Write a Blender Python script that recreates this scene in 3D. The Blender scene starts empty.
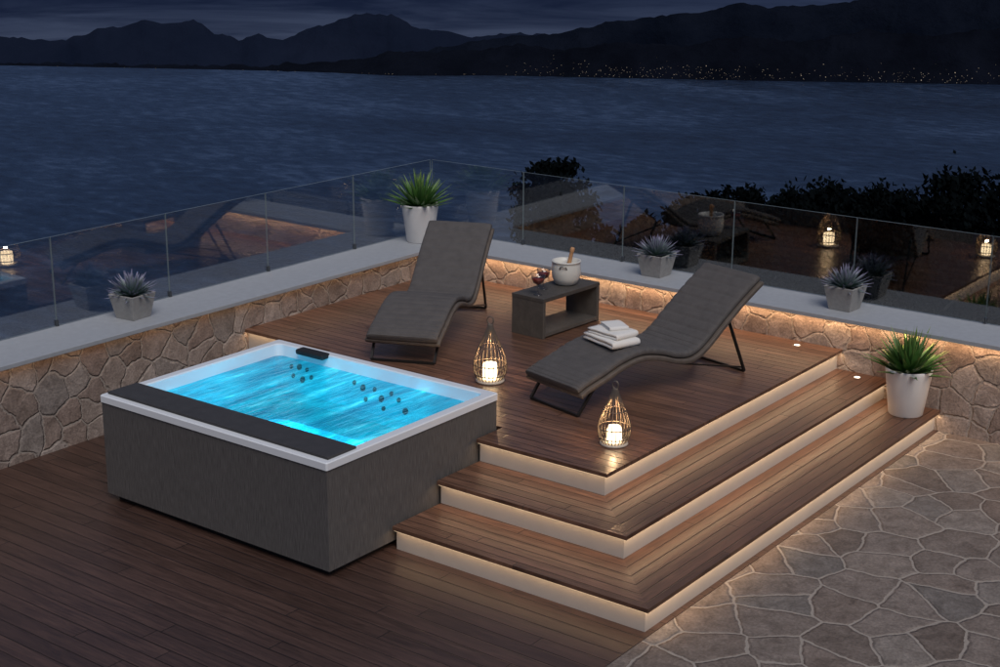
import bpy, math, random
from mathutils import Vector, Matrix, noise
random.seed(7)
R=math.radians; PI=math.pi
SC=bpy.context.scene; COL=SC.collection
h=0.17
L=1.9044; WX=4.361; WY=5.0926; WZ=0.785
A2,B2,A3,B3=.4491,.4355,.8694,.8542
TX0,TX1,TY0,TY1,TH=-.563,1.139,1.925,4.032,.7634
GZ=1.497; CW=.519
CAM=Vector((-6.6702,-3.9654,4.0166)); YAW,PIT,ROL,F=.6453,.2817,.006,1504.37
fw=Vector((math.cos(PIT)*math.cos(YAW),math.cos(PIT)*math.sin(YAW),-math.sin(PIT)))
rt=Vector((math.sin(YAW),-math.cos(YAW),0)); up=rt.cross(fw)
rt2=rt*math.cos(ROL)+up*math.sin(ROL); up2=up*math.cos(ROL)-rt*math.sin(ROL)
def azel(px,py):
    d=rt2*((px-500)/F)+up2*((333.5-py)/F)+fw
    return math.atan2(d.y,d.x), math.atan2(d.z,math.hypot(d.x,d.y))

# ------------------------------------------------------------ mesh builder
class MB:
    def __init__(s): s.v=[]; s.f=[]; s.m=[]; s.sm=[]; s.c=[]
    def add(s,vs,fs,mi=0,smooth=False,col=None):
        o=len(s.v); s.v+= [tuple(v) for v in vs]
        s.c += col if col else [0.0]*len(vs)
        for f in fs: s.f.append([i+o for i in f]); s.m.append(mi); s.sm.append(smooth)
        return s
    def box(s,a,b,mi=0):
        x0,y0,z0=a; x1,y1,z1=b
        return s.add([(x0,y0,z0),(x1,y0,z0),(x1,y1,z0),(x0,y1,z0),(x0,y0,z1),(x1,y0,z1),(x1,y1,z1),(x0,y1,z1)],
          [(0,3,2,1),(4,5,6,7),(0,1,5,4),(1,2,6,5),(2,3,7,6),(3,0,4,7)],mi)
    def prism(s,poly,z0,z1,mi=0):
        n=len(poly); vs=[(x,y,z0) for x,y in poly]+[(x,y,z1) for x,y in poly]
        fs=[tuple(range(n-1,-1,-1)),tuple(range(n,2*n))]+[(i,(i+1)%n,(i+1)%n+n,i+n) for i in range(n)]
        return s.add(vs,fs,mi)
    def tube(s,pts,r,seg=8,mi=0,closed=False,smooth=True):
        pts=[Vector(p) for p in pts]; n=len(pts); vs=[]; prev=None
        for i,p in enumerate(pts):
            if closed: t=(pts[(i+1)%n]-pts[i-1]).normalized()
            else: t=(pts[min(i+1,n-1)]-pts[max(i-1,0)]).normalized()
            if prev is None:
                a=Vector((0,0,1)) if abs(t.z)<.9 else Vector((1,0,0)); nx=t.cross(a).normalized()
            else: nx=(prev-t*prev.dot(t)).normalized()
            prev=nx; ny=t.cross(nx); rr=r[i] if isinstance(r,(list,tuple)) else r
            for k in range(seg):
                a=2*PI*k/seg+PI/4; vs.append(p+nx*math.cos(a)*rr+ny*math.sin(a)*rr)
        fs=[]
        for i in range(n if closed else n-1):
            j=(i+1)%n
            for k in range(seg): fs.append((i*seg+k,i*seg+(k+1)%seg,j*seg+(k+1)%seg,j*seg+k))
        if not closed: fs+= [tuple(range(seg-1,-1,-1)),tuple((n-1)*seg+k for k in range(seg))]
        return s.add(vs,fs,mi,smooth)
    def lathe(s,prof,seg=32,mi=0,c=(0,0,0),smooth=True,cap0=True,cap1=True):
        vs=[]; 
        for r,z in prof:
            for k in range(seg):
                a=2*PI*k/seg; vs.append((c[0]+r*math.cos(a),c[1]+r*math.sin(a),c[2]+z))
        fs=[]
        for i in range(len(prof)-1):
            for k in range(seg): fs.append((i*seg+k,i*seg+(k+1)%seg,(i+1)*seg+(k+1)%seg,(i+1)*seg+k))
        if cap0: fs.append(tuple(range(seg-1,-1,-1)))
        if cap1: fs.append(tuple((len(prof)-1)*seg+k for k in range(seg)))
        return s.add(vs,fs,mi,smooth)
    def sweep(s,path,w,t,off=0,mi=0,pw=.22,pt=.7,seam=None,ns=28):
        P=[Vector((p[0],0,p[1])) for p in path]; n=len(P); vs=[]
        for i,p in enumerate(P):
            tg=(P[min(i+1,n-1)]-P[max(i-1,0)]).normalized(); nr=Vector((-tg.z,0,tg.x))
            e=1.0
            if i==0 or i==n-1: e=.55
            sm=seam(i/(n-1)) if seam else 0
            for k in range(ns):
                a=2*PI*k/ns; ca,sa=math.cos(a),math.sin(a)
                y=w/2*math.copysign(abs(ca)**pw,ca); z=t/2*e*math.copysign(abs(sa)**pt,sa)
                if sa>0.02: z-=sm
                vs.append(p+nr*(z+off)+Vector((0,y*(1-.02*(1-e)),0)))
        fs=[(i*ns+k,(i+1)*ns+k,(i+1)*ns+(k+1)%ns,i*ns+(k+1)%ns) for i in range(n-1) for k in range(ns)]
        fs+=[tuple(range(ns)),tuple((n-1)*ns+k for k in range(ns-1,-1,-1))]
        return s.add(vs,fs,mi,True)
    def build(s,name,mats,parent=None,bevel=0,seg=2,loc=None):
        me=bpy.data.meshes.new(name); me.from_pydata(s.v,[],s.f)
        if not isinstance(mats,(list,tuple)): mats=[mats]
        for m in mats: me.materials.append(m)
        me.polygons.foreach_set('material_index',s.m); me.polygons.foreach_set('use_smooth',s.sm)
        if any(s.c):
            ca=me.color_attributes.new('tip','FLOAT_COLOR','POINT')
            for i,c in enumerate(s.c): ca.data[i].color=(c,c,c,1)
        me.update(); o=bpy.data.objects.new(name,me); COL.objects.link(o)
        if parent: o.parent=parent
        if loc: o.location=loc
        if bevel:
            b=o.modifiers.new('Bevel','BEVEL'); b.width=bevel; b.segments=seg; b.limit_method='ANGLE'; b.angle_limit=R(40)
        return o
def tag(o,label=None,cat=None,group=None,kind=None):
    if label: o['label']=label
    if cat: o['category']=cat
    if group: o['group']=group
    if kind: o['kind']=kind
    return o
def thing(name,label,cat,loc=(0,0,0),rz=0,group=None):
    o=bpy.data.objects.new(name,None); o.empty_display_size=.1; COL.objects.link(o); o.location=loc; o.rotation_euler=(0,0,rz)
    return tag(o,label,cat,group)
def dup(root,loc,rz,label,group=None):
    r=root.copy(); COL.objects.link(r); r.location=loc; r.rotation_euler=(0,0,rz); r['label']=label
    if group: r['group']=group
    for ch in list(root.children):
        c=ch.copy(); COL.objects.link(c); c.parent=r
        for g in list(ch.children):
            d=g.copy(); COL.objects.link(d); d.parent=c
    return r
def crom(pts,n):
    out=[]; m=len(pts)
    for i in range(m-1):
        p0=pts[max(i-1,0)]; p1=pts[i]; p2=pts[i+1]; p3=pts[min(i+2,m-1)]
        for k in range(n):
            t=k/n; out.append(tuple(.5*((2*b)+(c-a)*t+(2*a-5*b+4*c-d)*t*t+(-a+3*b-3*c+d)*t**3) for a,b,c,d in zip(p0,p1,p2,p3)))
    out.append(tuple(pts[-1])); return out

# ------------------------------------------------------------ materials
class NT:
    def __init__(s,name):
        s.mat=bpy.data.materials.new(name); s.mat.use_nodes=True; s.t=s.mat.node_tree; s.t.nodes.clear()
        s.out=s.n('ShaderNodeOutputMaterial')
    def n(s,ty,**kw):
        nd=s.t.nodes.new(ty)
        for k,v in kw.items(): setattr(nd,k,v)
        return nd
    def l(s,a,b): s.t.links.new(a,b)
    def math(s,op,a,b=None,c=None,clamp=False):
        nd=s.n('ShaderNodeMath',operation=op,use_clamp=clamp)
        for i,x in enumerate((a,b,c)):
            if x is None: continue
            if isinstance(x,(int,float)): nd.inputs[i].default_value=x
            else: s.l(x,nd.inputs[i])
        return nd.outputs[0]
    def mixc(s,f,a,b,bt='MIX'):
        nd=s.n('ShaderNodeMix',data_type='RGBA',blend_type=bt)
        for i,x in ((0,f),(6,a),(7,b)):
            if isinstance(x,(int,float)): nd.inputs[i].default_value=x
            elif isinstance(x,tuple): nd.inputs[i].default_value=x if len(x)==4 else (*x,1)
            else: s.l(x,nd.inputs[i])
        return nd.outputs[2]
    def ramp(s,f,stops):
        nd=s.n('ShaderNodeValToRGB'); e=nd.color_ramp.elements
        while len(e)<len(stops): e.new(.5)
        for el,(p,c) in zip(e,stops): el.position=p; el.color=(*c,1) if len(c)==3 else c
        s.l(f,nd.inputs[0]); return nd.outputs[0]
    def coord(s,kind='Object',scale=(1,1,1)):
        tc=s.n('ShaderNodeTexCoord'); mp=s.n('ShaderNodeMapping'); mp.inputs['Scale'].default_value=scale
        s.l(tc.outputs[kind],mp.inputs[0]); return mp.outputs[0]
    def noise(s,vec,scale,detail=3,rough=.55,dist=0):
        nd=s.n('ShaderNodeTexNoise'); nd.inputs['Scale'].default_value=scale; nd.inputs['Detail'].default_value=detail
        nd.inputs['Roughness'].default_value=rough; nd.inputs['Distortion'].default_value=dist
        if vec is not None: s.l(vec,nd.inputs['Vector'])
        return nd
    def bump(s,hgt,strength,dist=.01,nrm=None):
        nd=s.n('ShaderNodeBump'); nd.inputs['Strength'].default_value=strength; nd.inputs['Distance'].default_value=dist
        s.l(hgt,nd.inputs['Height'])
        if nrm: s.l(nrm,nd.inputs['Normal'])
        return nd.outputs[0]
    def fresnel(s,ior,nrm=None):
        g=s.n('ShaderNodeNewGeometry'); fr=s.n('ShaderNodeFresnel')
        s.l(s.math('ADD',ior,s.math('MULTIPLY',g.outputs['Backfacing'],1/ior-ior)),fr.inputs[0])
        if nrm: s.l(nrm,fr.inputs['Normal'])
        return fr.outputs[0]
    def pbr(s,color,rough=.5,metal=0,normal=None,spec=.5,emis=None,es=0,trans=0):
        p=s.n('ShaderNodeBsdfPrincipled')
        if isinstance(color,tuple): p.inputs['Base Color'].default_value=(*color,1)
        else: s.l(color,p.inputs['Base Color'])
        if isinstance(rough,(int,float)): p.inputs['Roughness'].default_value=rough
        else: s.l(rough,p.inputs['Roughness'])
        p.inputs['Metallic'].default_value=metal; p.inputs['Specular IOR Level'].default_value=spec
        if normal: s.l(normal,p.inputs['Normal'])
        if emis: p.inputs['Emission Color'].default_value=(*emis,1); p.inputs['Emission Strength'].default_value=es
        s.l(p.outputs[0],s.out.inputs[0]); return p
def simple(name,col,rough=.5,metal=0,nscale=30,amt=.15,bump=.1,spec=.5,emis=None,es=0):
    m=NT(name); v=m.coord(); n=m.noise(v,nscale,4)
    c=m.mixc(n.outputs[0],tuple(x*(1-amt) for x in col),tuple(min(1,x*(1+amt)) for x in col))
    m.pbr(c,rough,metal,m.bump(n.outputs[0],bump,.004),spec,emis,es); return m.mat
def emit(name,col,st):
    m=NT(name); e=m.n('ShaderNodeEmission'); e.inputs[0].default_value=(*col,1); e.inputs[1].default_value=st
    m.l(e.outputs[0],m.out.inputs[0]); return m.mat

def wood(name,axis,c0,c1,w=.115,rough=.42,var=.55,gw=.06):
    m=NT(name); tc=m.n('ShaderNodeTexCoord'); sp=m.n('ShaderNodeSeparateXYZ'); m.l(tc.outputs['Object'],sp.inputs[0])
    ac=sp.outputs[0] if axis=='Y' else sp.outputs[1]; al=sp.outputs[1] if axis=='Y' else sp.outputs[0]
    ac=m.math('ADD',ac,.031)
    u=m.math('DIVIDE',ac,w); idx=m.math('FLOOR',u); fr=m.math('FRACT',u)
    wn=m.n('ShaderNodeTexWhiteNoise',noise_dimensions='1D'); m.l(idx,wn.inputs['W'])
    al2=m.math('ADD',al,m.math('MULTIPLY',wn.outputs[0],7.3))
    v2=m.math('DIVIDE',al2,2.6); i2=m.math('FLOOR',v2); f2=m.math('FRACT',v2)
    cb=m.n('ShaderNodeCombineXYZ'); m.l(idx,cb.inputs[0]); m.l(i2,cb.inputs[1])
    wn2=m.n('ShaderNodeTexWhiteNoise',noise_dimensions='2D'); m.l(cb.outputs[0],wn2.inputs['Vector'])
    gv=m.n('ShaderNodeCombineXYZ'); m.l(m.math('MULTIPLY',ac,26),gv.inputs[0]); m.l(m.math('MULTIPLY',al2,1.6),gv.inputs[1]); m.l(m.math('MULTIPLY',wn2.outputs[0],40),gv.inputs[2])
    g=m.noise(gv.outputs[0],1.6,6,.65,1.2)
    big=m.noise(tc.outputs['Object'],.9,3,.6)
    gc=m.ramp(g.outputs[0],[(.3,(0,0,0)),(.7,(1,1,1))])
    col=m.mixc(gc,c0,c1)
    tone=m.math('ADD',m.math('MULTIPLY',wn2.outputs[0],var),1-var/2)
    tone=m.math('MULTIPLY',tone,m.math('ADD',m.math('MULTIPLY',big.outputs[0],.7),.65))
    tt=m.n('ShaderNodeCombineColor'); [m.l(tone,tt.inputs[i]) for i in range(3)]
    col=m.mixc(1.0,col,tt.outputs[0],'MULTIPLY')
    e=m.math('MINIMUM',fr,m.math('SUBTRACT',1,fr)); gr=m.math('DIVIDE',e,gw,clamp=True)
    e2=m.math('MINIMUM',f2,m.math('SUBTRACT',1,f2)); gr2=m.math('DIVIDE',e2,.002,clamp=True)
    gr=m.math('MULTIPLY',gr,gr2)
    col=m.mixc(gr,(.003,.002,.002),col)
    hh=m.math('ADD',gr,m.math('MULTIPLY',g.outputs[0],.25))
    ro=m.math('ADD',m.math('MULTIPLY',g.outputs[0],.3),rough-.12)
    m.pbr(col,ro,0,m.bump(hh,.6,.006),.5); return m.mat
def stone(name,scale,stops,grout,gw,depth=.02,wall=False,rough=.8):
    m=NT(name); tc=m.n('ShaderNodeTexCoord'); v=tc.outputs['Object']
    sp=m.n('ShaderNodeSeparateXYZ'); m.l(v,sp.inputs[0]); cb=m.n('ShaderNodeCombineXYZ')
    if wall: m.l(m.math('SUBTRACT',sp.outputs[0],sp.outputs[1]),cb.inputs[0]); m.l(m.math('MULTIPLY',sp.outputs[2],1.05),cb.inputs[1])
    else: m.l(sp.outputs[0],cb.inputs[0]); m.l(sp.outputs[1],cb.inputs[1])
    v2=cb.outputs[0]
    dn=m.noise(v2,scale*.9,2,.5)
    off=m.n('ShaderNodeVectorMath',operation='MULTIPLY_ADD'); m.l(dn.outputs[1],off.inputs[0]); off.inputs[1].default_value=(.14,.14,0); m.l(v2,off.inputs[2])
    fine=m.noise(v2,scale*7,3,.6)
    off2=m.n('ShaderNodeVectorMath',operation='MULTIPLY_ADD'); m.l(fine.outputs[1],off2.inputs[0]); off2.inputs[1].default_value=(.024,.024,0); m.l(off.outputs[0],off2.inputs[2])
    ve=m.n('ShaderNodeTexVoronoi',feature='DISTANCE_TO_EDGE',voronoi_dimensions='2D'); vc=m.n('ShaderNodeTexVoronoi',feature='F1',voronoi_dimensions='2D')
    for q in (ve,vc): q.inputs['Scale'].default_value=scale; q.inputs['Randomness'].default_value=.88; m.l(off2.outputs[0],q.inputs['Vector'])
    sc=m.n('ShaderNodeSeparateColor'); m.l(vc.outputs['Color'],sc.inputs[0])
    base=m.ramp(sc.outputs[0],stops)
    n1=m.noise(v,8,6,.72,.6); n2=m.noise(v,55,5,.68)
    base=m.mixc(.85,base,m.ramp(n1.outputs[0],[(.3,(.48,.45,.43)),(.7,(1.25,1.25,1.25))]),'MULTIPLY')
    base=m.mixc(.65,base,m.ramp(n2.outputs[0],[(.32,(.45,.45,.45)),(.68,(1.25,1.25,1.25))]),'MULTIPLY')
    mr=m.n('ShaderNodeMapRange',interpolation_type='SMOOTHSTEP'); m.l(ve.outputs['Distance'],mr.inputs[0]); mr.inputs[1].default_value=gw*.7; mr.inputs[2].default_value=gw*1.15
    gcol=m.mixc(n2.outputs[0],tuple(x*.7 for x in grout),grout)
    col=m.mixc(mr.outputs[0],gcol,base)
    mr2=m.n('ShaderNodeMapRange',interpolation_type='SMOOTHSTEP'); m.l(ve.outputs['Distance'],mr2.inputs[0]); mr2.inputs[1].default_value=gw*.6; mr2.inputs[2].default_value=gw*2.8
    hh=m.math('ADD',mr2.outputs[0],m.math('MULTIPLY',n1.outputs[0],.9))
    hh=m.math('ADD',hh,m.math('MULTIPLY',n2.outputs[0],.3)); hh=m.math('ADD',hh,m.math('MULTIPLY',sc.outputs[1],.25))
    m.pbr(col,rough,0,m.bump(hh,.75,depth),.35); return m.mat
def weave(name,c0,c1,sx=160,rough=.75,bmp=.5):
    m=NT(name); v=m.coord()
    w1=m.n('ShaderNodeTexWave',wave_type='BANDS',bands_direction='X'); w1.inputs['Scale'].default_value=sx/6.28; w1.inputs['Distortion'].default_value=.6; m.l(v,w1.inputs['Vector'])
    w2=m.n('ShaderNodeTexWave',wave_type='BANDS',bands_direction='Y'); w2.inputs['Scale'].default_value=sx/6.28; w2.inputs['Distortion'].default_value=.6; m.l(v,w2.inputs['Vector'])
    n=m.noise(v,14,4); 
    ch=m.math('MULTIPLY',w1.outputs[1],w2.outputs[1])
    f=m.math('ADD',m.math('MULTIPLY',ch,.6),m.math('MULTIPLY',n.outputs[0],.5),clamp=True)
    c=m.mixc(f,c0,c1); m.pbr(c,rough,0,m.bump(ch,bmp,.003),.3); return m.mat
def cladding():
    m=NT('tub_cladding'); n=m.noise(m.coord(scale=(1,1,.04)),260,2,.6)
    f=n.outputs[0]
    c=m.ramp(f,[(.3,(.07,.064,.061)),(.7,(.145,.135,.128))])
    m.pbr(c,.6,0,m.bump(f,.3,.003),.35); return m.mat

M={}
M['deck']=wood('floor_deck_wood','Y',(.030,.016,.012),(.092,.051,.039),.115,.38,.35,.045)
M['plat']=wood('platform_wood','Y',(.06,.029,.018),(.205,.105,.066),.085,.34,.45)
M['platx']=wood('tread_wood','X',(.05,.024,.015),(.165,.083,.052),.085,.36,.45)
M['paving']=stone('crazy_paving',3.0,[(0,(.165,.13,.11)),(.3,(.24,.2,.175)),(.55,(.2,.155,.13)),(.8,(.28,.24,.21)),(1,(.16,.145,.135))],(.38,.33,.285),.025,.015)
M['wall']=stone('wall_stone',4.7,[(0,(.25,.19,.16)),(.25,(.38,.31,.27)),(.5,(.31,.235,.2)),(.75,(.43,.365,.325)),(1,(.27,.235,.215))],(.4,.345,.3),.026,.018,True)
M['cap']=simple('cap_stone',(.36,.375,.395),.55,0,18,.14,.15)
M['riser']=simple('riser_panel',(.36,.34,.325),.65,0,9,.1,.12,emis=(1,.8,.62),es=.03)  # faint emission paints an even LED wash onto the risers, which hold no lamp
M['led']=emit('led_diffuser',(1,.72,.45),1.0)
M['clad']=cladding()
M['acrylic']=simple('white_acrylic',(.8,.82,.84),.18,0,5,.02,.02)
M['dark']=simple('dark_metal',(.03,.028,.027),.4,.6,40,.2,.05)
M['cage']=simple('lantern_wire',(.2,.16,.125),.4,.6,40,.2,.05)
M['plinth']=simple('plinth_black',(.012,.012,.013),.7)
M['cover']=weave('cover_slat',(.03,.029,.03),(.085,.08,.08),300,.6,.3)
M['chrome']=simple('jet_steel',(.003,.010,.014),.5,.0,50,.1,.02,.2)
M['fabric']=weave('lounger_fabric',(.06,.055,.053),(.185,.168,.16),420,.85,.6)
M['wicker']=weave('wicker',(.045,.036,.03),(.25,.205,.172),200,.6,.9)
M['tablew']=weave('table_wicker',(.04,.036,.032),(.16,.14,.122),240,.6,.8)
M['towel']=simple('towel_terry',(.78,.75,.7),.95,0,160,.12,.8)
M['potw']=simple('pot_white',(.78,.76,.73),.45,0,12,.04,.05)
M['potg']=simple('pot_concrete',(.31,.3,.285),.8,0,35,.25,.3)
M['soil']=simple('soil',(.03,.022,.016),.95,0,80,.5,.9)
M['ceramic']=simple('bucket_ceramic',(.7,.68,.62),.3,0,14,.05,.03)
M['steel']=simple('bucket_steel',(.45,.42,.38),.3,.9,20,.05,.03)
M['bwood']=simple('stopper_wood',(.5,.26,.12),.5,0,40,.3,.2)
M['bark']=simple('bark',(.01,.009,.008),.9,0,10,.4,.6)
M['lamp']=emit('lantern_glow',(1,.74,.44),6)
M['lampbase']=simple('lantern_base',(.6,.52,.42),.5)
M['spot']=emit('spot_glow',(1,.84,.64),4)
M['clamp']=simple('clamp_steel',(.2,.21,.22),.35,.9)
def leafmat(name,c0,c1,c2):
    m=NT(name); a=m.n('ShaderNodeAttribute',attribute_name='tip'); n=m.noise(m.coord(),25,3)
    c=m.ramp(a.outputs['Fac'],[(0,c0),(.6,c1),(1,c2)]); c=m.mixc(.4,c,m.ramp(n.outputs[0],[(.3,(.5,.5,.5)),(.7,(1,1,1))]),'MULTIPLY')
    m.pbr(c,.45,0,None,.5); return m.mat
M['agave']=leafmat('agave_leaf',(.035,.09,.02),(.08,.2,.04),(.34,.46,.13))
M['lav']=leafmat('rosette_leaf',(.06,.15,.08),(.19,.23,.26),(.5,.43,.68))
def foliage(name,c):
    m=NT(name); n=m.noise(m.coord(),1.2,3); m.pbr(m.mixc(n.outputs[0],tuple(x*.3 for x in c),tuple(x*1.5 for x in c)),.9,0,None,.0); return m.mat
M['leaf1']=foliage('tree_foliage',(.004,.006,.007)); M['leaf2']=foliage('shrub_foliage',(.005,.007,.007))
def sheet(name,col,ior,rough):
    m=NT(name); t=m.n('ShaderNodeBsdfTransparent'); t.inputs[0].default_value=(*col,1); g=m.n('ShaderNodeBsdfGlossy'); g.inputs['Roughness'].default_value=rough
    mx=m.n('ShaderNodeMixShader'); m.l(m.fresnel(ior),mx.inputs[0]); m.l(t.outputs[0],mx.inputs[1]); m.l(g.outputs[0],mx.inputs[2]); m.l(mx.outputs[0],m.out.inputs[0]); return m.mat
M['glass']=sheet('railing_glass',(.95,.965,.97),2.1,.004)
M['gedge']=simple('glass_edge',(.24,.29,.3),.3,0,10,.1,.0)
M['dglass']=sheet('cocktail_clear_glass',(.88,.86,.84),1.9,.05); M['drink']=simple('cocktail_red',(.3,.03,.02),.15)
def watermat():
    m=NT('tub_water'); tc=m.n('ShaderNodeTexCoord'); mp=m.n('ShaderNodeMapping'); mp.inputs['Rotation'].default_value=(0,0,R(50)); mp.inputs['Scale'].default_value=(1,4.6,1); m.l(tc.outputs['Object'],mp.inputs[0])
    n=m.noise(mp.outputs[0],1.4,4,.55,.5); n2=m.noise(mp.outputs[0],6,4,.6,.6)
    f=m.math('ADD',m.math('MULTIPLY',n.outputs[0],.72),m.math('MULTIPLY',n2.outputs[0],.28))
    tint=m.ramp(f,[(.37,(.02,.34,.47)),(.48,(.04,.52,.64)),(.56,(.08,.7,.8)),(.6,(.2,.88,.95)),(.64,(.55,1,1))])  # bright and dark caustic-like light streaks painted into the water tint
    t=m.n('ShaderNodeBsdfTransparent'); m.l(tint,t.inputs[0])
    g=m.n('ShaderNodeBsdfGlossy'); g.inputs['Roughness'].default_value=.05; m.l(m.bump(n2.outputs[0],.45,.04),g.inputs['Normal'])
    mx=m.n('ShaderNodeMixShader'); m.l(m.fresnel(1.33,m.bump(n2.outputs[0],.35,.04)),mx.inputs[0]); m.l(t.outputs[0],mx.inputs[1]); m.l(g.outputs[0],mx.inputs[2])
    e=m.n('ShaderNodeEmission'); m.l(m.ramp(f,[(.38,(.0,.10,.16)),(.56,(0,.25,.34)),(.66,(.15,.65,.75))]),e.inputs[0]); e.inputs[1].default_value=.3  # emissive streaks on the surface stand in for light scattered in the water
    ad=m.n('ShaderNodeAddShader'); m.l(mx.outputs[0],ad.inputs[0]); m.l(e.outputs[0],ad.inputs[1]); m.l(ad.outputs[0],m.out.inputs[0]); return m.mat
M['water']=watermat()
def lakemat():
    m=NT('lake_water')
    mp=m.n('ShaderNodeMapping'); mp.inputs['Rotation'].default_value=(0,0,-YAW); mp.inputs['Scale'].default_value=(1,.55,1)
    tc=m.n('ShaderNodeTexCoord'); m.l(tc.outputs['Object'],mp.inputs[0]); vr=mp.outputs[0]
    big=m.noise(vr,.008,7,.66,.6); n1=m.noise(vr,.16,5,.6)
    f=m.math('ADD',m.math('MULTIPLY',big.outputs[0],.55),m.math('MULTIPLY',n1.outputs[0],.45))
    c=m.ramp(f,[(.38,(.002,.006,.018)),(.52,(.012,.026,.058)),(.64,(.045,.075,.14))])
    m.pbr(c,.28,0,m.bump(n1.outputs[0],1.0,3.5),.5); return m.mat
M['lake']=lakemat()
def mount(name,c0,c1,s,bd=20):
    m=NT(name); v=m.coord(); n=m.noise(v,s,8,.65); m.pbr(m.ramp(n.outputs[0],[(.35,c0),(.7,c1)]),.95,0,m.bump(n.outputs[0],.7,bd),.05); return m.mat
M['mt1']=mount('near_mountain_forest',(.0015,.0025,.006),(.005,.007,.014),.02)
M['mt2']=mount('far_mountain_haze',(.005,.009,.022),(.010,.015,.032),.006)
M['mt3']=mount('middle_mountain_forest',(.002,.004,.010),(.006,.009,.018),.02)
M['hill']=mount('hillside_scrub',(.003,.004,.004),(.007,.008,.007),.5,1)
M['town']=emit('town_light',(1,.8,.62),.42)

# ------------------------------------------------------------ lights
def area(name,a,b,z,watt,width=.01,col=(1,.66,.38)):
    a=Vector(a);b=Vector(b); ln=(b-a).length
    ld=bpy.data.lights.new(name,'AREA'); ld.shape='RECTANGLE'; ld.size=ln; ld.size_y=width; ld.energy=watt*ln; ld.color=col
    o=bpy.data.objects.new(name,ld); COL.objects.link(o); mid=(a+b)/2; o.location=(mid.x,mid.y,z)
    o.rotation_euler=(0,0,math.atan2(b.y-a.y,b.x-a.x)); return o
def point(name,loc,w,col,rad=.04):
    ld=bpy.data.lights.new(name,'POINT'); ld.energy=w; ld.color=col; ld.shadow_soft_size=rad
    o=bpy.data.objects.new(name,ld); COL.objects.link(o); o.location=loc; return o

# ------------------------------------------------------------ setting: floors
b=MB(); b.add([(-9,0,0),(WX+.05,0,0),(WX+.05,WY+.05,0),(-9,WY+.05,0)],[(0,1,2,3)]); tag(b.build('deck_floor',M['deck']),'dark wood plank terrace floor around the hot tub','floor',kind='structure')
b=MB(); b.add([(-9,-9,-.004),(WX+.05,-9,-.004),(WX+.05,0,-.004),(-9,0,-.004)],[(0,1,2,3)]); tag(b.build('stone_paving',M['paving']),'irregular flagstone paving at the foot of the steps','paving',kind='structure')

# ------------------------------------------------------------ stepped platform
T=.026; OV=.04
plat=thing('stepped_deck','raised dark wood sun deck with three lit steps beside the hot tub','deck',(0,0,0))
def polyarms(x0,y0,x1,y1,z):
    m=MB()
    m.prism([(x0,y0),(x1+.045,y1+.045),(x1+.045,L),(x0,L)],z-T,z,0)
    m.prism([(x0,y0),(WX,y0),(WX,y1+.045),(x1+.045,y1+.045)],z-T,z,1)
    return m
for i,(x0,y0,x1,y1) in enumerate(((0,0,A2,B2),(A2,B2,A3,B3))):
    z=h*(i+1)
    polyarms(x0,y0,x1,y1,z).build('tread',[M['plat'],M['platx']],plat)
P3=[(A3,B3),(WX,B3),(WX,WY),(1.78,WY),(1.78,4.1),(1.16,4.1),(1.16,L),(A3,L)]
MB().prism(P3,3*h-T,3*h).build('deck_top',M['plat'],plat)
for i,(x0,y0) in enumerate(((0,0),(A2,B2),(A3,B3))):
    z0=h*i; z1=h*(i+1)-T
    m=MB(); m.box((x0+OV,y0+OV,z0),(x0+OV+.02,L,z1)); m.box((x0+OV+.02,y0+OV,z0),(WX,y0+OV+.02,z1))
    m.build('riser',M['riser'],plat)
    m=MB(); m.box((x0+.004,y0+.004,z1-.004),(x0+.016,L-.01,z1-.0005)); m.box((x0+.016,y0+.004,z1-.004),(WX-.01,y0+.016,z1-.0005))
    m.build('light_strip',M['led'],plat)
    area('step_light',(x0+.010,y0+.02,0),(x0+.010,L-.01,0),z1-.006,.48,.012)
    area('step_light',(x0+.02,y0+.010,0),(WX-.01,y0+.010,0),z1-.006,.9,.012)
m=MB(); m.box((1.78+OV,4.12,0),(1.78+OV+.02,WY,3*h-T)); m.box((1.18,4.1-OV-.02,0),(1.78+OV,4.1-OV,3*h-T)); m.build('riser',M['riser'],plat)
area('step_light',(1.79,4.12,0),(1.79,WY,0),3*h-T-.003,.6,.012)

# ------------------------------------------------------------ walls
XE=-6.5; YE=-5.5
w=thing('stone_wall','long low crazy stone wall on the left behind the hot tub','wall',(0,0,0))
MB().box((XE,WY,-8),(WX+CW-.02,WY+CW-.02,WZ-.035)).build('masonry',M['wall'],w)
MB().box((XE,WY-.06,WZ-.035),(WX+CW+.01,WY+CW+.01,WZ)).build('coping',M['cap'],w,.004)
area('wall_light',(XE+2,WY-.045,0),(WX-.06,WY-.045,0),WZ-.038,.3,.02)
w=thing('stone_wall','low crazy stone wall on the right lit under its coping behind the loungers','wall',(0,0,0))
MB().box((WX,YE,-8),(WX+CW-.02,WY-.001,WZ-.035)).build('masonry',M['wall'],w)
MB().box((WX-.06,YE,WZ-.035),(WX+CW+.01,WY-.061,WZ)).build('coping',M['cap'],w,.004)
MB().box((WX-.052,YE,WZ-.037),(WX-.038,WY-.07,WZ-.0352)).build('light_strip',M['led'],w)
area('wall_light',(WX-.045,YE+2,0),(WX-.045,WY-.07,0),WZ-.040,2.1,.02,(1,.62,.34))

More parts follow.
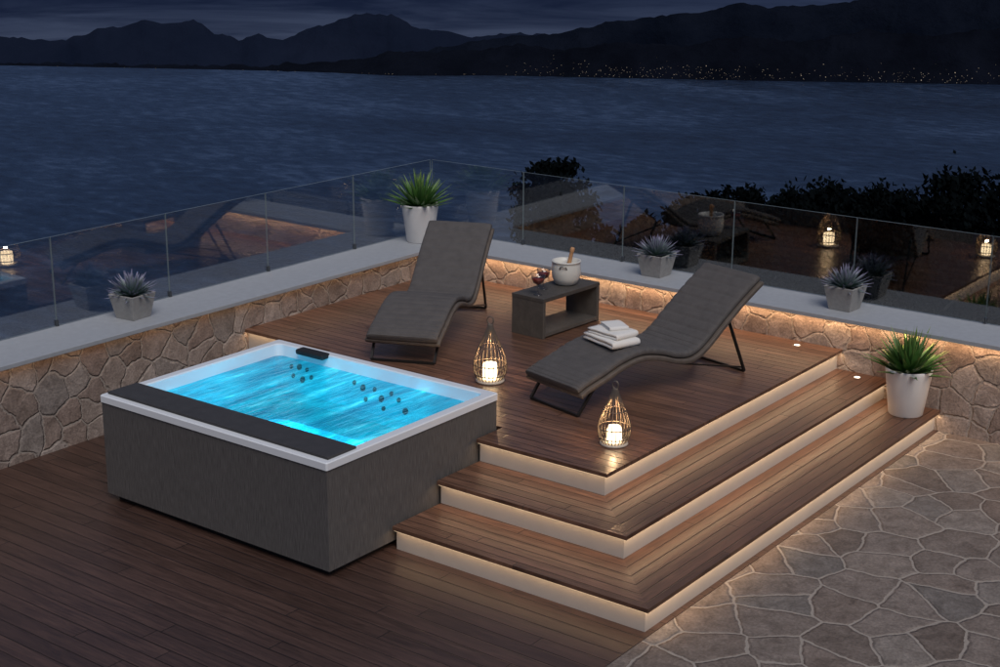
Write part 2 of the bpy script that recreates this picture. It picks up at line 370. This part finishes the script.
# ------------------------------------------------------------ glass railings
def railing(label,bounds,fixed,axis):
    t=thing('glass_railing',label,'glass railing',(0,0,0))
    for a,bb in zip(bounds[:-1],bounds[1:]):
        lo,hi=min(a,bb)+.003,max(a,bb)-.003; m=MB(); d=.010
        if axis=='y':
            x=fixed; m.box((x-d/2,lo,WZ+.005),(x+d/2,hi,GZ)); m.m=[1,1,1,0,1,0]
        else:
            y=fixed; m.box((lo,y-d/2,WZ+.005),(hi,y+d/2,GZ)); m.m=[1,1,0,1,0,1]
        m.build('glass_panel',[M['glass'],M['gedge']],t)
        for q in (lo+.004,hi-.004):
            mm=MB()
            if axis=='y': mm.box((fixed-.016,q-.004,WZ),(fixed+.016,q+.004,WZ+.05))
            else: mm.box((q-.004,fixed-.016,WZ),(q+.004,fixed+.016,WZ+.05))
            mm.build('clamp',M['clamp'],t,.0015)
GX=WX+CW-.015; GY=WY+CW-.015
railing('frameless glass railing along the right wall above the lake',[GY-.01-1.14*i for i in range(10)],GX,'y')
railing('frameless glass railing along the left wall behind the hot tub',[GX-.01-1.145*i for i in range(10)],GY,'x')

# ------------------------------------------------------------ hot tub
tub=thing('hot_tub','square white hot tub with dark cladding and glowing turquoise water','hot tub',(TX0,TY0,0))
W_=TX1-TX0; D_=TY1-TY0; RT=TH
MB().box((.06,.06,0),(W_-.06,D_-.06,.06)).build('plinth',M['plinth'],tub)
m=MB()
for a,c in (((0.008,.008,.05),(W_-.008,.03,RT-.05)),((.008,.03,.05),(.03,D_-.03,RT-.05)),((W_-.03,.03,.05),(W_-.008,D_-.03,RT-.05)),((.008,D_-.03,.05),(W_-.008,D_-.008,RT-.05))): m.box(a,c)
m.build('side_cladding',M['clad'],tub)
def ring(x0,y0,x1,y1,r,z,n=6):
    out=[]
    for cx,cy,a0 in ((x1-r,y1-r,0),(x0+r,y1-r,90),(x0+r,y0+r,180),(x1-r,y0+r,270)):
        for k in range(n+1):
            a=R(a0+90*k/n); out.append((cx+r*math.cos(a),cy+r*math.sin(a),z))
    return out
rw=.065
rings=[ring(.0,0,W_,D_,.012,RT-.05),ring(0,0,W_,D_,.012,RT-.006),ring(.006,.006,W_-.006,D_-.006,.012,RT),
 ring(rw,rw,W_-rw,D_-rw,.05,RT),ring(rw+.008,rw+.008,W_-rw-.008,D_-rw-.008,.05,RT-.008),ring(rw+.015,rw+.015,W_-rw-.015,D_-rw-.015,.06,RT-.1),
 ring(rw+.05,rw+.05,W_-rw-.10,D_-rw-.05,.08,RT-.32),ring(rw+.1,rw+.1,W_-rw-.16,D_-rw-.1,.1,RT-.36),
 ring(rw+.36,rw+.40,W_-rw-.46,D_-rw-.42,.12,RT-.38),ring(rw+.39,rw+.43,W_-rw-.49,D_-rw-.45,.12,RT-.41),ring(rw+.42,rw+.46,W_-rw-.52,D_-rw-.48,.12,RT-.68)]
n=len(rings[0]); vs=[p for r_ in rings for p in r_]
fs=[(i*n+k,i*n+(k+1)%n,(i+1)*n+(k+1)%n,(i+1)*n+k) for i in range(len(rings)-1) for k in range(n)]+[tuple((len(rings)-1)*n+k for k in range(n))]
MB().add(vs,fs).build('shell',M['acrylic'],tub)
wz=RT-.09
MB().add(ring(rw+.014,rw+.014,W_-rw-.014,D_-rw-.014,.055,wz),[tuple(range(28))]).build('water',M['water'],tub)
MB().box((.045,.03,RT+.001),(.30,D_-.03,RT+.018)).build('cover_slat',M['cover'],tub,.004)
MB().box((W_-rw-.075,1.52,RT-.03),(W_-rw+.015,1.80,RT+.012)).build('headrest',M['plinth'],tub,.015,4)
def jet(y,z,r=.017):
    m=MB(); prof=[(r,0),(r,.0015),(r*.75,.0025),(r*.4,.002),(.001,.001)]
    m.lathe(prof,16); o=m.build('jet',M['chrome'],tub); t=max(0,min(1,(-.1-z)/.22))
    x=W_-rw-.015-.085*t; o.location=(x-.002,y,RT+z); o.rotation_euler=(0,R(-90)+R(21),0)
for y,z in ((1.88,-.15),(1.80,-.14),(1.72,-.145),(1.84,-.21),(1.74,-.22),(1.66,-.19),(1.24,-.15),(1.15,-.17),(1.04,-.16),(.96,-.21),(.88,-.16),(.80,-.19),(.92,-.27),(1.1,-.24),(.72,-.25)):
    jet(y,z,.025 if (y*100)%3<1 else .018)
for px_,py_ in ((.62,.75),(1.0,.75),(.62,1.4),(1.0,1.4)):
    point('tub_light',(TX0+px_,TY0+py_,RT-.34),4.4,(.03,.68,1),.03)

# ------------------------------------------------------------ loungers
prof=crom([(-.06,.225),(.02,.262),(.18,.31),(.38,.375),(.58,.40),(.78,.365),(.95,.31),(1.08,.30),(1.2,.355),(1.38,.495),(1.58,.64),(1.78,.765)],8)
def lounger(loc,rz,label):
    t=thing('sun_lounger',label,'sun lounger',loc,rz,'pair of sun loungers on the raised deck')
    seam=lambda u: .007*max(0,1-min((u*29)%1,1-(u*29)%1)*5)
    fine=crom(prof,3)
    MB().sweep(fine,.575,.058,-.027,seam=seam,pt=.5).build('mattress',M['fabric'],t)
    MB().sweep(crom(prof,1),.61,.042,-.074,pt=.4,pw=.12).build('wicker_shell',M['wicker'],t)
    hw=.285
    m=MB()
    for s in (-1,1): m.tube([(.14,s*hw*.93,.215),(-.02,s*hw*.9,.012)],.013,4,smooth=False)
    m.tube([(-.02,-hw*.9,.012),(-.02,hw*.9,.012)],.013,4,smooth=False); m.build('front_leg_frame',M['dark'],t)
    m=MB()
    for s in (-1,1): m.tube([(1.47,s*hw*.93,.49),(1.70,s*hw*.9,.012)],.013,4,smooth=False); 
    m.tube([(1.70,-hw*.9,.012),(1.70,hw*.9,.012)],.013,4,smooth=False); m.build('rear_leg_frame',M['dark'],t)
    for s in (-1,1):
        m=MB(); m.tube([(.98,s*hw*.93,.21),(1.66,s*hw*.9,.05)],.009,4,smooth=False); m.build('brace',M['dark'],t)
    return t
l1=lounger((1.735,1.855,3*h),R(-14),'dark grey sun lounger with white towels on it, near the front lantern')
dup(l1,(1.90,3.435,3*h),R(24),'dark grey empty sun lounger between hot tub and side table')
# ------------------------------------------------------------ towels
def towel(s,z,y,rz,label,th=.021,ln=.30,wd=.22):
    r=th*.95
    pth=[(x,0) for x in [ln*k/8 for k in range(9)]]+[(ln+r*math.sin(a),r-r*math.cos(a)) for a in [PI*k/8 for k in range(1,8)]]+[(ln-ln*k/8,2*r) for k in range(9)]
    pth=[(x-ln/2,zz+.0015*math.sin(x*37+s*9)) for x,zz in pth]
    o=MB().sweep(pth,wd,th*1.75,0,pw=.25,pt=.6).build('folded_towel',M['towel'])
    ca,sa=math.cos(R(-14)),math.sin(R(-14))
    o.location=(1.735+s*ca-y*sa,1.855+s*sa+y*ca,3*h+z); o.rotation_euler=(0,0,rz); tag(o,label,'towel','folded towels on the lounger'); return o
TZ=.413
towel(.52,TZ,.0,R(-110),'white folded towel at the bottom of the stack on the lounger',th=.016,ln=.34,wd=.25)
towel(.53,TZ+.052,.0,R(-102),'white folded towel in the middle of the stack on the lounger',th=.013,ln=.29,wd=.22)
towel(.56,TZ+.093,.01,R(-125),'white folded towel on top of the stack on the lounger',th=.009,ln=.18,wd=.15)

# ------------------------------------------------------------ side table
tb=thing('side_table','low dark woven open box side table between the two loungers','side table',(3.08,2.93,3*h),R(-3))
TL,TW,TT,thh=.78,.34,.035,.345
MB().box((0,0,thh-TT),(TL,TW,thh)).build('table_top',M['tablew'],tb,.004)
MB().box((.002,.002,0),(TT,TW-.002,thh-TT)).build('side_panel',M['tablew'],tb,.003)
MB().box((TL-TT,.002,0),(TL-.002,TW-.002,thh-TT)).build('side_panel',M['tablew'],tb,.003)
MB().box((TT,.004,.012),(TL-TT,TW-.004,.045)).build('lower_shelf',M['tablew'],tb,.003)
tz=3*h+thh
bk=thing('ice_bucket','cream ice bucket with ring handles standing on the side table','ice bucket',(3.62,3.08,tz),.4)
m=MB(); m.lathe([(.07,0),(.095,.012),(.118,.06),(.126,.12),(.122,.175),(.120,.195),(.128,.201),(.126,.21),(.110,.208),(.108,.15),(.08,.03),(.02,.02)],36,cap1=False); m.build('bucket',M['ceramic'],bk)
for s in (-1,1):
    m=MB(); m.tube([(s*(.124+.014*math.sin(a)),.03*math.cos(a),.16+.022*math.sin(a*1)) for a in [PI*2*k/14 for k in range(14)]],.005,6,closed=True); m.build('handle',M['steel'],bk)
m=MB(); m.lathe([(.108,.165),(.05,.175),(.001,.178)],24,cap0=False,cap1=False); m.build('ice',M['ceramic'],bk)
bt=thing('bottle','champagne bottle with tan foil neck leaning in the ice bucket','bottle',(3.62,3.08,tz+.06),0); bt.rotation_euler=(R(6),R(12),0)
m=MB(); m.lathe([(.038,-.03),(.04,.0),(.04,.06),(.03,.095),(.017,.12)],20); m.build('glass_body',simple('bottle_green',(.03,.04,.015),.1),bt)
m=MB(); m.lathe([(.024,.10),(.018,.14),(.0165,.22),(.02,.225),(.02,.25),(.014,.262)],16); m.build('neck_foil',M['bwood'],bt)
def cglass(x,y,label):
    t=thing('cocktail_glass',label,'cocktail glass',(x,y,tz),0,'cocktail glasses on the side table')
    MB().lathe([(.038,0),(.038,.003),(.006,.008)],20).build('foot',M['dglass'],t)
    MB().lathe([(.0045,.006),(.0045,.085)],8).build('stem',M['dglass'],t)
    MB().lathe([(.006,.083),(.04,.105),(.056,.14),(.058,.175),(.056,.175),(.053,.14),(.038,.107),(.004,.086)],24,cap0=False,cap1=False).build('bowl',M['dglass'],t)
    MB().lathe([(.004,.087),(.036,.107),(.049,.132),(.050,.140),(.001,.140)],24).build('drink',M['drink'],t)
cglass(3.17,3.05,'stemmed cocktail glass with dark red drink, nearer the table edge'); cglass(3.36,3.13,'stemmed cocktail glass with dark red drink, nearer the ice bucket')

# ------------------------------------------------------------ lanterns
def lantern(loc,label,s=1):
    t=thing('lantern',label,'lantern',loc,random.random(),'teardrop wire lanterns on the deck'); t.scale=(s,s,s)
    pr=crom([(.075,.012),(.103,.05),(.113,.105),(.105,.165),(.084,.225),(.058,.285),(.036,.335),(.022,.375),(.016,.40)],4)
    m=MB()
    for k in range(24):
        a=2*PI*k/24; m.tube([(r*math.cos(a),r*math.sin(a),z) for r,z in pr],.0033,5)
    m.build('wire_cage',M['cage'],t)
    for r,z in ((.1045,.055),(.112,.125),(.075,.247)):
        m=MB(); m.tube([(r*math.cos(2*PI*k/32),r*math.sin(2*PI*k/32),z) for k in range(32)],.0042,5,closed=True); m.build('hoop',M['cage'],t)
    m=MB(); m.tube([(0,.0+.022*math.sin(a),.425+.026*math.cos(a)) for a in [2*PI*k/16 for k in range(16)]],.005,6,closed=True); m.build('top_ring',M['cage'],t)
    MB().lathe([(.018,.388),(.017,.398),(.006,.401)],12).build('cap',M['cage'],t)
    MB().lathe([(.092,0),(.098,.006),(.096,.016),(.06,.02)],32).build('base',M['lampbase'],t)
    MB().lathe([(.046,.02),(.05,.03),(.051,.10),(.045,.128),(.02,.134)],28).build('candle',M['lamp'],t)
    point('candle_flame',(loc[0],loc[1],loc[2]+.165*s),3.6,(1,.62,.32),.012)
lantern((1.93,2.60,3*h),'glowing wire lantern on the deck by the corner of the hot tub',1.12)
lantern((1.36,1.12,3*h),'glowing wire lantern on the deck in front of the towel lounger',.98)

# ------------------------------------------------------------ recessed spots
def spot(x,y,z,label):
    t=thing('recessed_light',label,'recessed light',(x,y,z),0,'recessed lights near the right wall')
    MB().lathe([(.034,0),(.034,.003),(.024,.003)],24,cap1=False).build('trim_ring',M['steel'],t)
    MB().lathe([(.024,0),(.024,.002)],24).build('lens',M['spot'],t)
spot(4.24,1.20,3*h,'round recessed light in the top deck by the right wall'); spot(4.24,.66,2*h,'round recessed light in the second step by the right wall')

# ------------------------------------------------------------ plants
def rosette(nl,length,width,spread,curl,seed,lift=0):
    rnd=random.Random(seed); m=MB()
    for i in range(nl):
        u=(i+.5)/nl; az=i*2.39996+rnd.uniform(-.15,.15); el=R(86-spread*u**.85+rnd.uniform(-7,7)); ln=length*rnd.uniform(.82,1.1)
        p=Vector((math.cos(az)*.03*u,math.sin(az)*.03*u,lift)); d=Vector((math.cos(az)*math.cos(el),math.sin(az)*math.cos(el),math.sin(el)))
        side=Vector((-math.sin(az),math.cos(az),0)); vs=[];cs=[];S=7
        for k in range(S+1):
            t=k/S; w=width*(.75+.5*math.sin(PI*min(1,t*1.3)))*(1-t**2.2)+.0008; nrm=side.cross(d).normalized()
            vs+= [p-side*w/2,p+nrm*w*.3,p+side*w/2]
            cs+=[t,t*.8,t]
            d=(d+Vector((0,0,-curl*(1-u*.2)/S*rnd.uniform(.5,1.2)))).normalized(); p=p+d*ln/S
        fs=[]
        for k in range(S):
            a=k*3; fs+=[(a,a+1,a+4,a+3),(a+1,a+2,a+5,a+4)]
        m.add(vs,fs,0,False,cs)
    return m
def potplant(loc,label,seed):
    t=thing('potted_agave',label,'potted plant',loc,seed)
    MB().lathe([(.125,0),(.132,.008),(.178,.345),(.182,.37),(.178,.376),(.168,.374),(.162,.33)],48,cap1=False).build('pot',M['potw'],t)
    MB().lathe([(.163,.335),(.001,.345)],32,cap0=False,cap1=False).build('soil',M['soil'],t)
    rosette(84,.37,.046,72,.1,seed,.33).build('leaves',M['agave'],t)
potplant((4.37,5.33,WZ),'tall green agave in round white pot on the wall corner',3)
potplant((4.12,.19,h),'green agave in round white pot on the lowest step',5)
def sqplant(loc,rz,label,seed):
    t=thing('planter_box',label,'potted plant',loc,rz,'square planters with lavender coloured succulents')
    m=MB(); a,bb,hh=.095,.132,.2
    vs=[(sx_*q,sy_*q,z) for q,z in ((a,0),(bb,hh),(bb-.018,hh),(bb-.03,hh-.03)) for sx_,sy_ in ((-1,-1),(1,-1),(1,1),(-1,1))]
    fs=[(3,2,1,0)]+[(i*4+k,i*4+(k+1)%4,(i+1)*4+(k+1)%4,(i+1)*4+k) for i in range(3) for k in range(4)]
    m.add(vs,fs); m.build('planter',M['potg'],t,.004)
    MB().add([(-.105,-.105,hh-.028),(.105,-.105,hh-.028),(.105,.105,hh-.028),(-.105,.105,hh-.028)],[(0,1,2,3)]).build('soil',M['soil'],t)
    rosette(92,.195,.034,88,-.05,seed,hh-.015).build('leaves',M['lav'],t)
sqplant((.82,5.34,WZ),.1,'square concrete planter of lavender succulent on the left wall',11)
sqplant((4.62,2.79,WZ),.0,'square concrete planter of lavender succulent on the right wall behind the side table',12)
sqplant((4.60,.97,WZ),-.05,'square concrete planter of lavender succulent on the right wall above the steps',13)

# ------------------------------------------------------------ lake, mountains, hillside
LZ=-120
def interp(tab,x):
    if x<=tab[0][0]: return tab[0][1]
    for (a,ya),(c,yc) in zip(tab[:-1],tab[1:]):
        if x<=c: t=(x-a)/(c-a); return ya+(yc-ya)*t
    return tab[-1][1]
shore=[(-1500,50),(0,67),(250,72),(400,76),(500,76),(700,80),(1000,85),(2500,100)]
def shoredist(x):
    az,el=azel(x,interp(shore,x)); return az,(CAM.z-LZ)/math.tan(-el)
xs=list(range(-1500,2501,50)); vs=[]
for x in xs:
    az,db=shoredist(x)
    vs.append((CAM.x+60*math.cos(az),CAM.y+60*math.sin(az),LZ)); vs.append((CAM.x+db*1.01*math.cos(az),CAM.y+db*1.01*math.sin(az),LZ))
m=MB(); m.add(vs,[(2*i,2*i+2,2*i+3,2*i+1) for i in range(len(xs)-1)]); tag(m.build('lake',M['lake']),'wide dark lake at night','lake',kind='structure')
near=[(-1500,50),(0,63),(200,66),(330,69),(380,67),(410,58),(440,48),(465,44),(490,38),(515,34),(530,36),(560,34),(580,28),(600,24),(620,22),(650,17),(690,12),(715,9),(730,3),(745,2),(765,6),(790,5),(810,7),(850,-2),(900,-8),(1000,-6),(1200,-25),(1600,-10),(2500,0)]
mid_=[(-1500,60),(0,64),(250,66),(330,62),(400,52),(480,50),(520,44),(560,50),(620,42),(680,46),(740,36),(800,42),(860,30),(930,36),(1000,26),(1200,20),(2500,40)]
far=[(-1500,20),(-600,40),(-200,20),(0,37),(60,40),(85,34),(105,28),(128,25),(140,21),(155,23),(165,25),(180,21),(195,20),(205,25),(215,33),(228,35),(240,41),(252,34),(262,32),(275,37),(285,38),(300,31),(320,25),(335,22),(350,17),(362,15),(372,13),(385,17),(392,16),(405,21),(412,26),(425,28),(432,30),(455,34),(490,36),(560,33),(650,30),(1000,20),(1600,20),(2500,40)]
def ridge(name,tab,basek,depthk,mat,label,rough,rows=14,step=4,drop=0):
    m=MB(); xs=list(range(-1500,2500,step)); vs=[]
    for x in xs:
        az,db0=shoredist(x); db=db0*basek
        _,eb=azel(x,interp(shore,x)+drop); zb=CAM.z+math.tan(eb)*db-1
        rp=interp(tab,x)+3.4*noise.fractal(Vector((x*.04,basek*9,0)),.55,2.1,6)*rough
        _,er=azel(x,rp); dr=db*depthk; zr=CAM.z+math.tan(er)*dr
        for j in range(rows+1):
            t=j/rows; d=db+(dr-db)*t; z=zb+(zr-zb)*t**.9
            if 0<j<rows: z+= (zr-zb)*.22*noise.fractal(Vector((d*math.cos(az)*.012,d*math.sin(az)*.012,0)),.8,2.1,4)*math.sin(PI*t)
            vs.append((CAM.x+d*math.cos(az),CAM.y+d*math.sin(az),z))
        vs.append((CAM.x+dr*1.1*math.cos(az),CAM.y+dr*1.1*math.sin(az),zb-60))
    k=rows+2; fs=[(i*k+j,(i+1)*k+j,(i+1)*k+j+1,i*k+j+1) for i in range(len(xs)-1) for j in range(k-1)]
    m.add(vs,fs,0,True); return tag(m.build(name,mat),label,'mountains',kind='structure')
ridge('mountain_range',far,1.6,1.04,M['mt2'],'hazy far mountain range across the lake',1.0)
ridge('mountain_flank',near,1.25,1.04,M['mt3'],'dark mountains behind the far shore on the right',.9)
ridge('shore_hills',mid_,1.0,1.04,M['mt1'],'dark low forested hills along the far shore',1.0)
m=MB(); rnd=random.Random(4)
for i in range(420):
    x=rnd.choice([rnd.gauss(720,60),rnd.gauss(930,60),rnd.gauss(600,60),rnd.uniform(520,1100),rnd.uniform(520,1100)]) if i>18 else rnd.uniform(40,420)
    hgt=(abs(rnd.gauss(0,7)) if x>480 else .6); az,db=shoredist(x); db*=.995
    _,el=azel(x,interp(shore,x)-1.2-hgt); r_=.2*rnd.uniform(.3,1.2)*(1 if rnd.random()<.93 else 1.7)
    c=Vector((CAM.x+db*math.cos(az),CAM.y+db*math.sin(az),CAM.z+math.tan(el)*db))
    m.add([c+Vector(v)*r_ for v in ((1,0,0),(-1,0,0),(0,1,0),(0,-1,0),(0,0,1),(0,0,-1))],[(0,2,4),(2,1,4),(1,3,4),(3,0,4),(2,0,5),(1,2,5),(3,1,5),(0,3,5)])
tag(m.build('town_lights',M['town']),'scattered lights of towns along the far shore','lights',kind='stuff')
def tz_(x,y):
    d=-math.sin(R(35))*(x-6)+math.cos(R(35))*(y-4); r=math.hypot(x,y)
    z=-6-.12*r-max(0,d)*1.6-max(0,r-85)*1.2
    return max(z+1.2*noise.noise(Vector((x*.12,y*.12,0))),LZ-6)
G=70; vs=[]; 
for i in range(G+1):
    for j in range(G+1):
        x=4.87+(i/G)**1.3*190; y=-120+j/G*220
        vs.append((x,y,tz_(x,y)))
m=MB(); m.add(vs,[(i*(G+1)+j,(i+1)*(G+1)+j,(i+1)*(G+1)+j+1,i*(G+1)+j+1) for i in range(G) for j in range(G)],0,True)
tag(m.build('hillside',M['hill']),'dark wooded hillside falling away below the terrace','hillside',kind='structure')

def tree(px,py,dist,rad,label,seed,kind='tree',lf=.16,clumps=110,per=34,mat='leaf1'):
    rnd=random.Random(seed); az,el=azel(px,py); x=CAM.x+dist*math.cos(az); y=CAM.y+dist*math.sin(az); ztop=CAM.z+math.tan(el)*dist
    zb=tz_(x,y)-.3; H=ztop-zb
    t=thing('tree' if kind=='tree' else 'shrub',label,kind,(x,y,zb),0,'trees below the right railing')
    m=MB(); tr=[(rnd.uniform(-.1,.1)*k,rnd.uniform(-.1,.1)*k,H*.85*k/5) for k in range(6)]
    m.tube(tr,[.16*(1-k/6.5) for k in range(6)],8)
    for k in range(9):
        a=rnd.uniform(0,6.28); z0=H*rnd.uniform(.3,.7); m.tube([(0,0,z0),(math.cos(a)*rad*.4,math.sin(a)*rad*.4,z0+H*.12),(math.cos(a)*rad*.8,math.sin(a)*rad*.8,z0+H*.2)],[.06,.04,.015],6)
    m.build('trunk',M['bark'],t)
    m=MB(); vs=[];fs=[]; ch=H*.85
    for c in range(clumps):
        u=rnd.random(); zc=H-ch*u**.8; prof_=math.sin(PI*min(1,(H-zc)/ch*.75+.16))**.45
        rr=rad*prof_*math.sqrt(rnd.uniform(.03,1))*rnd.uniform(.75,1.15); a=rnd.uniform(0,6.28); cs=rad*rnd.uniform(.14,.28)
        cc=Vector((rr*math.cos(a),rr*math.sin(a),zc-cs*.4))
        for q in range(per):
            p=cc+Vector((rnd.gauss(0,cs*.6),rnd.gauss(0,cs*.6),rnd.gauss(0,cs*.45)))
            n_=Vector((rnd.gauss(0,1),rnd.gauss(0,1),rnd.gauss(.4,1))).normalized(); a1=n_.orthogonal().normalized(); a2=n_.cross(a1); s=lf*rnd.uniform(.5,1.2)
            o=len(vs); vs+=[p+a1*s,p+a2*s*.5,p-a1*s,p-a2*s*.5]; fs.append((o,o+1,o+2,o+3))
    m.add(vs,fs); m.build('crown',M[mat],t)
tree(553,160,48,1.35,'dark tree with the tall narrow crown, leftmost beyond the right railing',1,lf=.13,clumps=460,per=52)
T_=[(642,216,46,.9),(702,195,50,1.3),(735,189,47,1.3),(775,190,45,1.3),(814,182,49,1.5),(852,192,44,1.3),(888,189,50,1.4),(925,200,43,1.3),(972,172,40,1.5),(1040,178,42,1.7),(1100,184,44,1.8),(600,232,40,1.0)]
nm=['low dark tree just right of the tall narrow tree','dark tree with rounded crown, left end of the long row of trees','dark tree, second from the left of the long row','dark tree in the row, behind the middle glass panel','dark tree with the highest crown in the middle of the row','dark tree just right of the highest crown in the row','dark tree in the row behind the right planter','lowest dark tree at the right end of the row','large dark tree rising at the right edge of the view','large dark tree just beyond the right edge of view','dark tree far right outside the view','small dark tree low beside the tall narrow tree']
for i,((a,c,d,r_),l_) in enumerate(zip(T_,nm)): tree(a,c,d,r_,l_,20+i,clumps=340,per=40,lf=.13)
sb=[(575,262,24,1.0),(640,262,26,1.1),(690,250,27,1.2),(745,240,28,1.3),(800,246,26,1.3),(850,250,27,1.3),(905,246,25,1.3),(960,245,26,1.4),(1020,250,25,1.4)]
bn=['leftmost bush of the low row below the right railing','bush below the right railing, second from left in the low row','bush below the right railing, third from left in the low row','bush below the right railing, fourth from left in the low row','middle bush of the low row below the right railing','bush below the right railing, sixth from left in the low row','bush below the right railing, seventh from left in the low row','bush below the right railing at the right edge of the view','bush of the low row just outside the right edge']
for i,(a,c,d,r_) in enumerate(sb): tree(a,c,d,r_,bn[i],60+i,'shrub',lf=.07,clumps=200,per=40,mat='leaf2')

# ------------------------------------------------------------ world, sun, camera
W=bpy.data.worlds.new('World'); SC.world=W; W.use_nodes=True; nt=W.node_tree; nt.nodes.clear()
class WN(NT):
    def __init__(s): s.t=nt
wn=WN(); out=wn.n('ShaderNodeOutputWorld'); bg=wn.n('ShaderNodeBackground'); wn.l(bg.outputs[0],out.inputs[0])
tc=wn.n('ShaderNodeTexCoord'); sp=wn.n('ShaderNodeSeparateXYZ'); wn.l(tc.outputs['Generated'],sp.inputs[0])
zz=wn.math('MULTIPLY_ADD',sp.outputs[2],.5,.5)
base=wn.ramp(zz,[(.40,(.010,.014,.03)),(.447,(.036,.047,.084)),(.458,(.025,.035,.068)),(.472,(.011,.018,.044)),(.52,(.022,.040,.096)),(.6,(.042,.07,.148)),(1,(.13,.165,.26))])
mp=wn.n('ShaderNodeMapping'); mp.inputs['Scale'].default_value=(1,1,12); wn.l(tc.outputs['Generated'],mp.inputs[0])
cn=wn.noise(mp.outputs[0],6,7,.6,.6)
col=wn.mixc(1.0,base,wn.ramp(cn.outputs[0],[(.38,(.5,.55,.65)),(.64,(1.6,1.52,1.4))]),'MULTIPLY')
wn.l(col,bg.inputs[0]); bg.inputs[1].default_value=1.0
sd=bpy.data.lights.new('sun','SUN'); sd.energy=1.85; sd.angle=R(35); sd.color=(1,.95,.91)
so=bpy.data.objects.new('sun',sd); COL.objects.link(so); so.rotation_euler=Vector((-.38,-.5,.78)).to_track_quat('Z','Y').to_euler()
cd=bpy.data.cameras.new('camera'); cd.sensor_width=36; cd.lens=F/1000*36; cd.clip_end=20000; cd.clip_start=.05
co=bpy.data.objects.new('camera',cd); COL.objects.link(co)
mx=Matrix((rt2,up2,-fw)).transposed().to_4x4(); mx.translation=CAM; co.matrix_world=mx
SC.camera=co
SC.view_settings.view_transform='Standard'; SC.view_settings.look='None'; SC.view_settings.exposure=0
